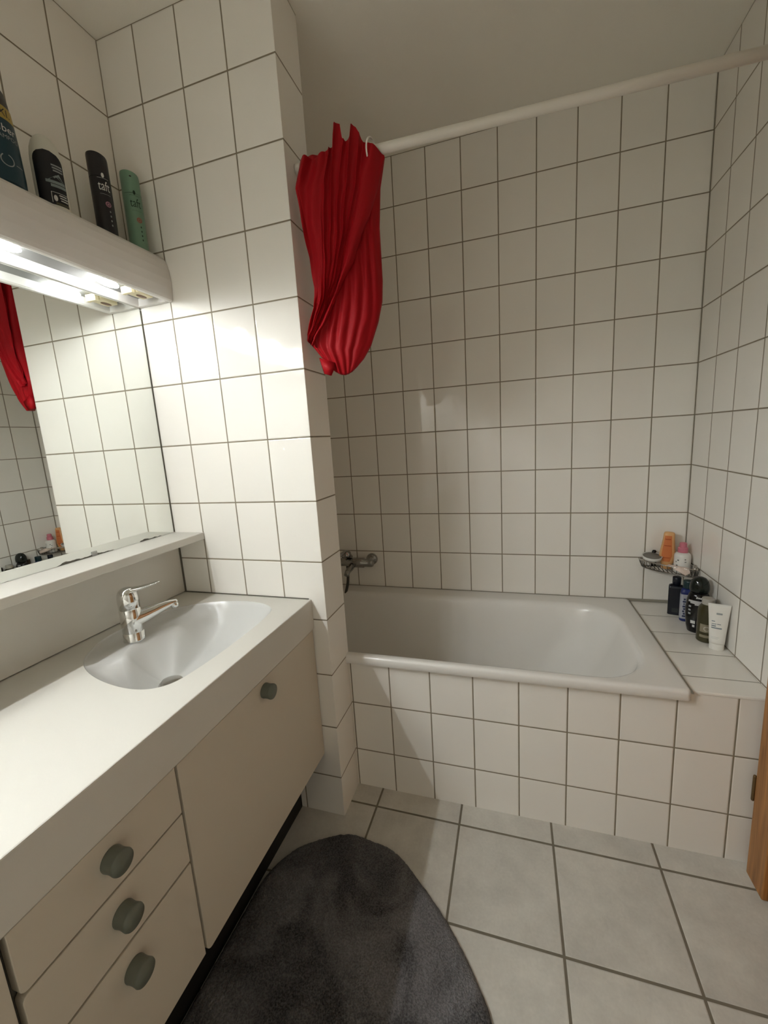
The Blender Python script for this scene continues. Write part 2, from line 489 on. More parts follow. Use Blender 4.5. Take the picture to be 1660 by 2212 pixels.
def to_rect(p):
    dx, dy = p.x-cx_, p.y-cy_; ts = []
    if dx > 0: ts.append((CF-.003-cx_)/dx)
    if dx < 0: ts.append((xs0-cx_)/dx)
    if dy > 0: ts.append((yv1-cy_)/dy)
    if dy < 0: ts.append((yb-cy_)/dy)
    t = min(t for t in ts if t > 0); return (cx_+dx*t, cy_+dy*t)
ro = [to_rect(p) for p in OUT]
vi = [bm.verts.new((p.x, p.y, CT)) for p in OUT]; vr = [bm.verts.new((x, y, CT)) for x, y in ro]
cors = [(xs0, yb), (CF-.003, yb), (CF-.003, yv1), (xs0, yv1)]
nO = len(OUT)
for k in range(nO):
    q = (k+1) % nO
    bm.faces.new((vi[k], vi[q], vr[q], vr[k]))
    a, b = ro[k], ro[q]
    if abs(a[0]-b[0]) > 1e-6 and abs(a[1]-b[1]) > 1e-6:
        cc_ = min(cors, key=lambda c_: (c_[0]-a[0])**2+(c_[1]-a[1])**2+(c_[0]-b[0])**2+(c_[1]-b[1])**2)
        bm.faces.new((vr[k], vr[q], bm.verts.new((cc_[0], cc_[1], CT))))
bm.faces.new([bm.verts.new(p) for p in ((xs0, yv0, CT), (CF-.003, yv0, CT), (CF-.003, yb, CT), (xs0, yb, CT))])
# front fascia: rounded upper edge, drop of 105 mm
prof = [(CF-.003, CT), (CF-.001, CT-.0008), (CF, CT-.003), (CF, .728), (CF-.003, .724), (CF-.022, .724), (CF-.022, CT-.004)]
loft(bm, [[Vector((x, y, z)) for x, z in prof] for y in (yv0, yv1)], closed=False)
for y in (yv0, yv1):
    bm.faces.new([bm.verts.new((x, y, z)) for x, z in prof])
bmesh.ops.remove_doubles(bm, verts=bm.verts[:], dist=1e-5)
worktop = at(finish('worktop', bm, LAMIN), top)
# basin bowl
bm = bmesh.new()
dr = Vector((-1.600, -1.185, 0)); D = .112
n = len(OUT)
def bowl(p, r):
    q = p.lerp(dr, r)
    w = min(1, max(0, (-1.62-p.x)/.14)); w = w*w*(3-2*w)            # the tap deck at the back
    f = 1-(1-min(1, r*1.15))**2.6
    rb = max(0, (r-.50)/.5); g = .07*min(1, r*6)+.93*(1-(1-rb)**1.6)*(rb > 0)
    return Vector((q.x, q.y, CT-D*(f*(1-w)+g*w)-.0025))
rr = [0, .012, .03, .06, .1, .15, .2, .26, .32, .38, .44, .50, .56, .62, .68, .74, .80, .86, .90]
rings = [[Vector((p.x, p.y, CT+.0001)) for p in OUT], [Vector((p.x, p.y, CT-.002)).lerp(Vector((dr.x, dr.y, CT-.002)), .004) for p in OUT]]
rings += [[bowl(p, r) for p in OUT] for r in rr[1:]]
loft(bm, rings, cap1=True)
basin = at(finish('basin', bm, BASIN, smooth=True), top)
bz = CT-D-.002
bm = bmesh.new(); lathe(bm, [(.001, .012), (.012, .012), (.020, .0105), (.027, .009), (.031, .006), (.033, .001), (.001, .0)], (dr.x+.004, dr.y-.004, bz), n=32)
o = finish('drain', bm, CHROMED, smooth=True); o.parent = basin
# dark joint along the tiles
bm = bmesh.new(); box(bm, xs0, CF-.01, yv1-.0035, yv1+.0003, CT-.001, CT+.0028);
at(finish('sealant', bm, SEAL), top)

# splashback panel and the shelf above it
bs = thing('backsplash', 'plain cream splashback panel behind the washbasin tap', 'backsplash', (-1.866, -1.6, CT))
boxo('panel', -1.8755, -1.856, yv0, yv1-.0005, CT+.0032, 1.0295, LAMIN, bs)
boxo('sealant', -1.8565, -1.8515, yv1-.004, yv1+.0003, CT+.0032, 1.0295, SEAL, bs)
sh = thing('mirror_shelf', 'long narrow cream ledge running below the mirror', 'shelf', (-1.80, -1.6, 1.03))
boxo('shelf_board', -1.8755, -1.737, yv0, yv1-.0005, 1.030, 1.0545, LAMIN, sh, .0025)

# cabinets under the worktop
BX = -1.345
def front_panel(name, y0, y1, z0, z1, root, rad=.012, corners=(0, 0, 0, 0), gap=.0012):
    """board with rounded corners in the y-z plane; corners = bottom-left, bottom-right, top-right, top-left"""
    bm = bmesh.new(); y0 += gap; y1 -= gap; z0 += gap; z1 -= gap
    pts = []
    for (cy, cz, a0), r in zip(((y0, z0, pi), (y1, z0, 1.5*pi), (y1, z1, 0), (y0, z1, .5*pi)), corners):
        if r == 0: pts.append((cy, cz)); continue
        sy = 1 if cy == y0 else -1; sz = 1 if cz == z0 else -1
        for k in range(7):
            a = a0+pi/2*k/6; pts.append((cy+sy*r+r*math.cos(a), cz+sz*r+r*math.sin(a)))
    loft(bm, [[Vector((x, y, z)) for y, z in pts] for x in (BX-.018, BX)], cap0=True, cap1=True)
    return at(finish(name, bm, CABIN, bevel=.0012, seg=2), root)
def knob(y, z, root):
    bm = bmesh.new()
    lathe(bm, [(.001, 0), (.0198, 0), (.0202, .002), (.0194, .008), (.0193, .014), (.0200, .020), (.0205, .0235), (.0196, .0265), (.001, .0275)], (BX, y+.002, z+.007), axis='x', n=32)
    o = finish('knob', bm, KNOB, smooth=True)
    o.parent = root; return o
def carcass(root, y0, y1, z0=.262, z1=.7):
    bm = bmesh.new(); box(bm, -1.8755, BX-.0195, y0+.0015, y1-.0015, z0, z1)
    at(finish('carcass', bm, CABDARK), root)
c1 = thing('vanity_cabinet', 'cream cabinet with one door under the basin, nearest the bath', 'cabinet', (-1.6, -1.13, .25))
carcass(c1, -1.431, YS-.001)
dp = front_panel('door', -1.4305, YS-.0025, .250, .7225, c1, corners=(.014, 0, 0, 0)); knob(-1.128, .681, dp)
c2 = thing('drawer_cabinet', 'cream cabinet with three stacked drawers and grey-green knobs', 'cabinet', (-1.6, -1.58, .25))
carcass(c2, -1.728, -1.433)
for (z0, z1, kz, cr) in ((.6155, .7225, .668, (.010, .002, 0, 0)), (.4985, .6140, .5555, (.002, .002, .002, .010)), (.2565, .4955, .436, (.004, .002, .002, .002))):
    dp = front_panel('drawer', -1.727, -1.4345, z0, z1, c2, corners=cr); knob(-1.583, kz, dp)
c3 = thing('vanity_cabinet', 'cream cabinet left of the drawers, cut off by the photo edge', 'cabinet', (-1.6, -2.1, .25))
carcass(c3, YR+.003, -1.731)
dp = front_panel('door', -2.112, -1.733, .250, .7225, c3, corners=(0, .006, 0, 0)); front_panel('door', YR+.004, -2.114, .250, .7225, c3)
# black recessed plinth below
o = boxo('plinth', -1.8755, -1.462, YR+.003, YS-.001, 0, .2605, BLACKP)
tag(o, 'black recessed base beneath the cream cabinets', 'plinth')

# ------------------------------------------------------------------ mirror and its light
mir = thing('mirror', 'large frameless wall mirror above the washbasin ledge', 'mirror', (-1.87, -1.6, 1.06))
boxo('glass', -1.8755, -1.864, YR+.004, YS-.006, 1.0552, 1.8230, MIRROR, mir)
bm = bmesh.new(); box(bm, -1.8755, -1.8632, YS-.0058, YS-.0006, 1.0555, 1.80)
at(finish('edge_seal', bm, SEAL), mir)
bm = bmesh.new(); box(bm, -1.8638, -1.8615, -1.142, -1.126, 1.0556, 1.068)
at(finish('clip', bm, plain('clear_clip', (.8, .8, .76, 1), .12, trans=.6), bevel=.001), mir)

lt = thing('mirror_light', 'long white light box with a flat top mounted above the mirror', 'lamp', (-1.8, -1.6, 1.81))
yl0, yl1 = -2.36, YS-.0015
prof = [(-1.8745, 1.946), (-1.775, 1.946), (-1.760, 1.9445), (-1.748, 1.940), (-1.739, 1.930), (-1.7330, 1.915), (-1.7285, 1.895), (-1.7262, 1.870), (-1.7265, 1.845), (-1.7285, 1.822), (-1.7300, 1.8125), (-1.7335, 1.8085),
        (-1.739, 1.8075), (-1.7450, 1.8085), (-1.7480, 1.8110)]
inner = [(-1.7500, 1.8120), (-1.752, 1.834), (-1.8525, 1.834), (-1.8545, 1.8125), (-1.857, 1.8080), (-1.8625, 1.8080), (-1.8635, 1.8110), (-1.8635, 1.8240), (-1.8745, 1.8240)]
bm = bmesh.new()
loft(bm, [[Vector((x, y, z)) for x, z in prof+inner] for y in (yl0, yl1)], closed=True)
for y in (yl0, yl1):                                              # end caps: shell outline as two pieces
    bm.faces.new([bm.verts.new((x, y, z)) for x, z in prof+[(-1.8625, 1.8080), (-1.8635, 1.8240), (-1.8745, 1.8240)]])
# end walls inside the channel
box(bm, -1.8560, -1.7480, yl1-.014, yl1-.0005, 1.8085, 1.8335); box(bm, -1.8560, -1.7480, yl0+.0005, yl0+.014, 1.8085, 1.8335)
o = at(finish('housing', bm, WHITEPL), lt)
me = o.data
for p in me.polygons:
    p.use_smooth = False
bm = bmesh.new(); box(bm, -1.8515, -1.7530, yl0+.015, yl1-.015, 1.8318, 1.8335)
at(finish('reflector', bm, REFLECT), lt)
for i in range(6):
    y = -1.010-.252*i
    bm = bmesh.new()
    lathe(bm, [(max(1e-4, math.sin(pi*k/12)), -math.cos(pi*k/12)) for k in range(13)], n=20, cap=False)
    for v in bm.verts: v.co = Vector((-1.788+v.co.x*.0065, y+v.co.y*.038, 1.8197+v.co.z*.0113))
    at(finish('bulb', bm, LAMPS[i], smooth=True), lt)
CREAM = plain('cream_socket', (.70, .62, .40, 1), .4); BROWN = plain('brown_socket_hole', (.16, .08, .04, 1), .5)
bm = bmesh.new()
box(bm, -1.812, -1.770, -.930, -.868, 1.8165, 1.8316)
sk = at(finish('socket', bm, CREAM, bevel=.003), lt)
bm = bmesh.new(); lathe(bm, [(.001, 0), (1, 0), (1, -.2), (.8, -.3), (.001, -.3)], n=20)
for v in bm.verts: v.co = Vector((-1.791+v.co.x*.009, -.893+v.co.y*.018, 1.8163+v.co.z*.003))
o = finish('socket_hole', bm, BROWN, smooth=True); o.parent = sk
boxo('socket_block', -1.812, -1.772, -.9465, -.9335, 1.8105, 1.8316, CREAM, lt, .002)

# ------------------------------------------------------------------ basin tap
tap = thing('faucet', 'chrome single-lever basin mixer standing at the back of the washbasin', 'tap', (-1.730, -1.163, .82))
fx, fy, fz = -1.730, -1.163, CT-.0085
bm = bmesh.new()
lathe(bm, [(.001, 0), (.0285, 0), (.0285, .003), (.0275, .005), (.0275, .0245), (.0267, .0253), (.0267, .0268), (.0275, .0278), (.0273, .06), (.0268, .092), (.0261, .0928), (.0261, .0945), (.0268, .0955), (.0268, .110), (.001, .110)], (fx, fy, fz), n=40)
at(finish('tap_body', bm, CHROME, smooth=True), tap)
dv = Vector((.52, .854, 0)).normalized()
bm = bmesh.new()
sp = spline([Vector((fx, fy, fz+.058))-dv*.002, Vector((fx, fy, fz+.062))+dv*.03, Vector((fx, fy, fz+.070))+dv*.07, Vector((fx, fy, fz+.0755))+dv*.100, Vector((fx, fy, fz+.0775))+dv*.122], 20)
side = Vector((-dv.y, dv.x, 0)); rings = []
for i, p in enumerate(sp):
    t = i/20; w = .0195*(1-t)**1.4+.0092; h_ = .0225*(1-t)**1.2+.0068
    if i == 20: w *= .8; h_ *= .75
    rings.append(ring(p, side, Vector((0, 0, 1)), w, 20, h_))
loft(bm, rings, cap0=True, cap1=True)
at(finish('spout', bm, CHROME, smooth=True), tap)
bm = bmesh.new()
e = Vector((fx, fy, fz+.0760))+dv*.111
tl = Vector((dv.x*.28, dv.y*.28, -1)).normalized(); u = side; v_ = tl.cross(u)
loft(bm, [ring(e-tl*.002, u, v_, .0105, 20), ring(e+tl*.010, u, v_, .0112, 20), ring(e+tl*.0155, u, v_, .0108, 20), ring(e+tl*.0158, u, v_, .0085, 20), ring(e+tl*.0125, u, v_, .008, 20)], cap0=True, cap1=True)
at(finish('aerator', bm, CHROME, smooth=True), tap)
dl = Vector((.66, .75, 0)).normalized(); sl = Vector((-dl.y, dl.x, 0))
bm = bmesh.new()
# domed cap sweeping into a flat lever
lathe(bm, [(.0268, .0955), (.0270, .116), (.0267, .127), (.025, .138), (.0205, .147), (.0135, .1525), (.007, .1545), (.001, .155)], (fx, fy, fz), n=40)
lp = spline([Vector((fx, fy, fz+.135))-dl*.012, Vector((fx, fy, fz+.1435))+dl*.008, Vector((fx, fy, fz+.146))+dl*.030, Vector((fx, fy, fz+.149))+dl*.058, Vector((fx, fy, fz+.1535))+dl*.083], 18)
rings = []
for i, p in enumerate(lp):
    t = i/18; w = .017*(1-t)+.0085; h_ = .010*(1-t)**2+.0026
    if i == 18: w *= .75; h_ *= .6
    rings.append(ring(p, sl, Vector((0, 0, 1)), w, 20, h_))
loft(bm, rings, cap0=True, cap1=True)
at(finish('lever', bm, CHROME, smooth=True), tap)

# ------------------------------------------------------------------ bottles on the light box
BZ = 1.9462
def body(name, prof, c, mat, root, sx=1, sy=1, rot=0, n=40, mi=None):
    bm = bmesh.new(); lathe(bm, prof, (0, 0, 0), n=n, sx=sx, sy=sy)
    R = Matrix.Rotation(rot, 3, 'Z')
    for v in bm.verts: v.co = R @ v.co+Vector(c)
    return at(finish(name, bm, mat, smooth=True), root)
def prof_sharp(pts, e=.0006):
    """duplicate profile rows so smooth shading keeps crisp edges"""
    out = []
    for i, p in enumerate(pts):
        out.append(p)
        if 0 < i < len(pts)-1:
            q = pts[i+1]; dx, dz = q[0]-p[0], q[1]-p[1]; L = math.hypot(dx, dz)
            if L > 4*e: out.append((p[0]+dx*e/L, p[1]+dz*e/L))
        if i < len(pts)-2 or i == 0:
            q = pts[i+1]; dx, dz = q[0]-p[0], q[1]-p[1]; L = math.hypot(dx, dz)
            if L > 4*e: out.append((q[0]-dx*e/L, q[1]-dz*e/L))
    return out

WHITEINK = plain('white_print', (.62, .62, .60, 1), .5); GREYINK = plain('grey_print', (.30, .32, .32, 1), .5)
# 1: large teal shampoo bottle
c = (-1.800, -1.2285, BZ)
b1 = thing('shampoo_bottle', 'large teal bottle with yellow band and dark cap, leftmost on the light box', 'bottle', c, 'toiletries on the light box')
TEAL = plain('teal_plastic', (.006, .036, .052, 1), .32)
body('bottle', prof_sharp([(.001, 0), (.040, 0), (.044, .004), (.0445, .03), (.0425, .10), (.0405, .132), (.001, .132)]), c, TEAL, b1)
body('band', prof_sharp([(.0395, .1322), (.0405, .1326), (.0385, .160), (.0375, .161), (.001, .161)]), c, plain('yellow_print', (.40, .29, .055, 1), .4), b1)
body('cap', prof_sharp([(.001, .1612), (.0372, .1612), (.0360, .175), (.0325, .195), (.026, .207), (.016, .2125), (.001, .2135)]), c, plain('dark_grey_plastic', (.055, .053, .045, 1), .45), b1)
INK = plain('black_print', (.02, .018, .015, 1), .5)
fc = math.radians(-4)
lettering('lettering', 'XXL', .021, INK, b1, c, fc, .0395, BZ+.1385)
lettering('lettering', 'silber', .021, WHITEINK, b1, c, fc, .0422, BZ+.104, gap=.0008)
lettering('lettering', 'SHAMPOO', .0115, GREYINK, b1, c, fc, .0428, BZ+.090, gap=.0008)
decal('printed_mark', [('ring', -.006, .045, .0125, .002, 2.2, 2.2+2*pi*.86), ('rect', .010, .026, .041, .0425)], GREYINK, b1, c, fc, .0446, BZ, .0006)
# 2: white bottle with black label
c = (-1.795, -1.119, BZ)
WHT = plain('milky_white_plastic', (.66, .66, .58, 1), .3)
b2 = thing('shower_gel_bottle', 'white round-shouldered bottle with black label on the light box', 'bottle', c, 'toiletries on the light box')
rt = math.radians(-30)
body('bottle', [(.001, 0), (.031, 0), (.033, .002), (.0335, .01), (.0335, .105), (.0328, .120), (.0303, .138), (.0252, .154), (.018, .165), (.010, .1715), (.001, .174)], c, WHT, b2, sx=.62, rot=rt)
bm = bmesh.new()
ksx, ksy = .0335*.62+.0003, .0338
def lab(a, z): return Vector((ksx*math.cos(a), ksy*math.sin(a), z))
rows = []
for k in range(26):
    z = .012+k*(.132-.012)/25
    half = 1.02
    if z > .108: half = 1.02*math.sqrt(max(0.02, 1-((z-.108)/.0245)**2))
    sh_ = 1-.035*max(0, (z-.105)/.027)
    rows.append([Vector((lab(-half+2*half*i/16, z).x*sh_, lab(-half+2*half*i/16, z).y*sh_, z)) for i in range(17)])
loft(bm, rows, closed=False)
Rm = Matrix.Rotation(rt, 3, 'Z')
for v in bm.verts: v.co = Rm @ v.co+Vector(c)
at(finish('label', bm, plain('black_label', (.006, .0065, .010, 1), .4), smooth=True), b2)
def on_b2(name, shapes, mat):
    os_ = decal(name, shapes, mat, b2, (0, 0), 0, None, 0, 0)
    for v in [v for o in os_ for v in o.data.vertices]:
        a = v.co.y/.030; z = v.co.z
        p = Vector(((ksx+.0008)*math.cos(a), (ksy+.0008)*math.sin(a), z)); v.co = Rm @ p+Vector(c)
on_b2('printed_text', [('rect', .004+.001*k, .026, .100-.006*k, .1035-.006*k) for k in range(3)], GREYINK)
on_b2('printed_mark', [('tri', [(-.006, .066), (.010, .080), (.024, .064)]), ('rect', -.010, .027, .060, .0665), ('rect', -.002, .028, .052, .0585), ('tri', [(.004, .074), (.016, .084), (.028, .062)])], plain('grey_teal_print', (.22, .27, .27, 1), .5))
on_b2('printed_text', [('rect', -.004, .030, .0395, .0405), ('rect', -.004, -.003, .016, .0405), ('rect', .010, .026, .034, .0365), ('rect', .011, .028, .0285, .031), ('rect', .012, .028, .023, .0255), ('ell', .003, .027, .0035, .007)], WHITEINK)
on_b2('printed_text', [('rect', .002, .03, .013, .018)], plain('olive_print', (.09, .08, .045, 1), .5))
# 3, 4: hair spray cans
def spray(c, col, dark, ink, label, h, face):
    root = thing('hairspray_can', label, 'spray can', c, 'toiletries on the light box')
    m1 = plain('can_lacquer', col, .28); m2 = plain('can_cap', tuple(x*1.05 for x in col[:3])+(1,), .32)
    R = .0252
    body('can', prof_sharp([(.001, 0), (R-.002, 0), (R, .002), (R, h-.064), (R-.001, h-.0625), (.001, h-.0625)]), c, m1, root)
    # slanted flat cap
    bm = bmesh.new(); lathe(bm, prof_sharp([(.001, 0), (R-.0002, 0), (R-.0002, .054), (R-.0008, .0595), (R-.0035, .0618), (.001, .062)]), (c[0], c[1], c[2]+h-.062), n=40)
    for v in bm.verts:
        if v.co.z > c[2]+h-.02: v.co.z -= .16*(v.co.y-c[1])+.004
    at(finish('cap', bm, m2, smooth=True), root)
    lettering('lettering', 'taft', .034, ink, root, c, face, R, c[2]+h*.535, squash=.62, sy=1.0)
    decal('printed_mark', [('ell', 0, h*.715, .0035, .006), ('rect', -.014, .014, h*.678, h*.681), ('rect', -.012, .014, h*.49, h*.492)], ink, root, c, face, R, c[2])
    decal('printed_mark', [('ring', .004, h*.375, .0072, .0028, 0, 2*pi), ('ell', .004, h*.375, .003, .003)], dark, root, c, face, R, c[2])
    decal('printed_mark', [('ell', .006, h*(.29-.055*k), .0018, .0026) for k in range(4)], ink if col[1] > .1 else GREYINK, root, c, face, R, c[2])
    return root
PINK = plain('pink_print', (.34, .17, .22, 1), .5)
spray((-1.792, -.9755, BZ), (.008, .007, .009, 1), PINK, WHITEINK, 'black hairspray can with white lettering on the light box', .209, math.radians(-24))
g = spray((-1.788, -.8745, BZ), (.16, .285, .195, 1), plain('dusty_red_print', (.30, .09, .06, 1), .5), plain('dark_green_print', (.006, .03, .014, 1), .5), 'mint green hairspray can at the right end of the light box', .216, math.radians(-30))
decal('nozzle_hole', [('ell', -.004, .197, .003, .0022)], INK, g, (-1.788, -.8745), math.radians(-30), .0252, BZ)

# ------------------------------------------------------------------ rod and curtain
rod = thing('curtain_rod', 'long white shower curtain rod across the bath', 'rod', (-.7, -.74, 2.1146))
RZc = 2.1146
ry = lambda x: -.757+.0467*(x+1.06)
bm = bmesh.new(); tube(bm, [(x, ry(x), RZc) for x in (XE+.001, -.9, -.5, -.001)], .0128, 24)
at(finish('tube', bm, RODM, smooth=True), rod)
for x, s in ((XE+.0008, 1), (-.0008, -1)):
    fr_ = .0142 if s > 0 else .024
    bm = bmesh.new(); lathe(bm, [(.001, 0), (fr_, 0), (fr_, s*.006), (max(.0134, fr_*.75), s*.014), (.0132, s*.016), (.001, s*.016)], (x, ry(x), RZc), axis='x', n=24)
    at(finish('end_flange', bm, RODM, smooth=True), rod)

cur = thing('shower_curtain', 'red shower curtain gathered and tied up at the tiled partition', 'curtain', (-1.16, -.78, 2.11))
NRM = Vector((.305, -.952, 0))
def cpt(x, z, dpt): return Vector((x, -.815+.32*(x+1.275), z))+NRM*dpt
leftp = [(0, -1.252, 2.112), (.12, -1.270, 2.03), (.25, -1.264, 1.945), (.42, -1.250, 1.855), (.58, -1.244, 1.775), (.72, -1.250, 1.72), (.86, -1.268, 1.672), (1, -1.276, 1.632)]
bandr = [(0, -1.034, 2.10), (.16, -1.055, 2.02), (.32, -1.092, 1.92), (.50, -1.135, 1.825), (.68, -1.180, 1.745), (.84, -1.222, 1.675), (1, -1.262, 1.615)]
sil = [(0, -1.032, 2.105), (.12, -1.048, 2.03), (.26, -1.056, 1.93), (.40, -1.056, 1.85), (.52, -1.056, 1.79), (.62, -1.060, 1.735), (.74, -1.074, 1.68), (.86, -1.100, 1.612), (.94, -1.122, 1.578), (1, -1.143, 1.556)]
topz = [(0, 2.098), (.10, 2.098), (.2, 2.100), (.33, 2.112), (.41, 2.122), (.425, 2.165), (.50, 2.168), (.515, 2.135), (.55, 2.130), (.60, 2.138), (.63, 2.160), (.68, 2.156), (.74, 2.135), (.84, 2.112), (1, 2.098)]
def pleat(x, sharp=.62):
    return 1-abs(math.sin(pi*x))**sharp*2
def cs(t):
    """left edge, right edge of the whole bundle at t"""
    rx, rz = pl(sil, t); lx, lz = pl(leftp, min(1, t*1.06))
    if t > .90:
        f = (t-.90)/.10; lx = -1.273+f*.045; lz = 1.632-f*.064
    return lx, lz, rx, rz
def dsack(t):
    return (.024+.020*math.sin(pi*min(1, t*1.05)))*(1 if t < .9 else max(.42, 1-((t-.9)/.1)**2*.6))
def sack_at(x, z):
    """front depth of the bag near a point of the bundle plane"""
    t = min(1, max(0, (2.105-z)/(2.105-1.556)))
    lx, lz, rx, rz = cs(t)
    e = min(.97, max(.03, (x-lx)/(rx-lx))); return dsack(t)*(2*math.sqrt(e*(1-e)))**.75
bm = bmesh.new()
# wrapped folds: from the rod down to the tie at the lower left
N, M = 220, 90
grid = []
for j in range(M+1):
    t = j/M
    lx, lz = pl(leftp, t); rx, rz = pl(bandr, t)
    row = []
    for i in range(N+1):
        s = i/N
        x = lx+(rx-lx)*s; z = lz+(rz-lz)*s
        if t < .28:
            zt = pl(topz, s)[0]; w = (1-t/.28)**2
            z0 = leftp[0][2]+(bandr[0][2]-leftp[0][2])*s
            z += (zt-z0)*w
        z -= .028*math.sin(pi*s)*t*(1-t)*2
        # wide smooth band at the right, fine sharp pleats in the middle, slack folds at the left
        if s > .76:
            q = (s-.76)/.24; d_ = .013*(1-abs(2*q-1)**2.4)*(1-.35*t)
        elif s > .30:
            q = (s-.30)/.46*5.0; d_ = .017*(1-abs(math.sin(pi*(q+.5)))**.6)*(1-.45*t)*(.75+.25*math.sin(2.3*q))
        else:
            q = s/.30; d_ = .008*math.sin(pi*(2.2*q+.9*math.sin(3.2*t)))*math.sin(pi*min(1, .1+q))*(1-.5*t)+.003*math.sin(11*q+9*t)
        d_ += sack_at(x, z)+.009+.004*noise.noise(Vector((s*6, t*4, 3.1)))*(1-.4*t)
        if t < .12: d_ += (.12-t)/.12*.007*math.sin(s*31)
        x += .005*noise.noise(Vector((s*5, t*7, 9)))*(1 if 0.02 < t < .95 else .3)
        row.append(bm.verts.new(cpt(x, z, d_)))
    grid.append(row)
# hem folded back at the band edge so the layer has thickness
back = [bm.verts.new(Vector(r[-1].co)-NRM*(.012+.012*(1-k/M))) for k, r in enumerate(grid)]
for a, b in zip(grid, grid[1:]):
    for i in range(N): bm.faces.new((a[i], a[i+1], b[i+1], b[i]))
for k in range(M): bm.faces.new((grid[k][-1], back[k], back[k+1], grid[k+1][-1]))
# folded-up bag of cloth behind it: a closed, softly pleated sack
A, M2 = 200, 90
rings = []
for j in range(M2+1):
    t = j/M2
    lx, lz, rx, rz = cs(t)
    row = []
    for i in range(A):
        a = 2*pi*i/A; e = (1-math.cos(a))/2
        x = lx+(rx-lx)*e; z = lz+(rz-lz)*e
        z -= (.026*math.sin(pi*e))*(max(0, t-.6)/.4)**2
        front = math.sin(a); D_ = dsack(t)
        d_ = D_*math.copysign(abs(front)**.75, front)
        ph = e*6.5+.45*math.sin(2.2*t+1)+.8*noise.noise(Vector((e*3, t*1.6, 5)))
        d_ += .0075*(abs(math.sin(pi*ph))**1.4-.5)*abs(front)*math.copysign(1, front)*(1-.35*max(0, t-.8)/.2)
        d_ += .003*noise.noise(Vector((e*14, t*8, 2)))*abs(front)
        row.append(cpt(x, z, d_-.004))
    rings.append(row)
loft(bm, rings, cap0=True, cap1=True)
# loose corner of cloth hanging below the tie
tip = [(-1.246, 1.585, .012), (-1.205, 1.568, .020), (-1.206, 1.552, .018), (-1.217, 1.533, .012), (-1.236, 1.540, .008)]
f1 = [bm.verts.new(cpt(*p)) for p in tip]; f2 = [bm.verts.new(cpt(p[0]-.004, p[1]+.002, p[2]-.016)) for p in tip]
bm.faces.new(f1); bm.faces.new(f2[::-1])
for i in range(5): bm.faces.new((f1[i], f2[i], f2[(i+1) % 5], f1[(i+1) % 5]))
cloth = at(finish('cloth', bm, RED, smooth=True), cur)
for x, tilt in ((-1.060, .35),):
    bm = bmesh.new()
    cpts = [(x+.010*math.sin(a)*tilt+.004*math.cos(a), ry(x)-.013+.033*math.sin(a), RZc-.010+.030*math.cos(a)) for a in [2*pi*k/28 for k in range(29)]]
    tube(bm, cpts, .0022, 8)
    at(finish('curtain_ring', bm, RINGM, smooth=True), cur)

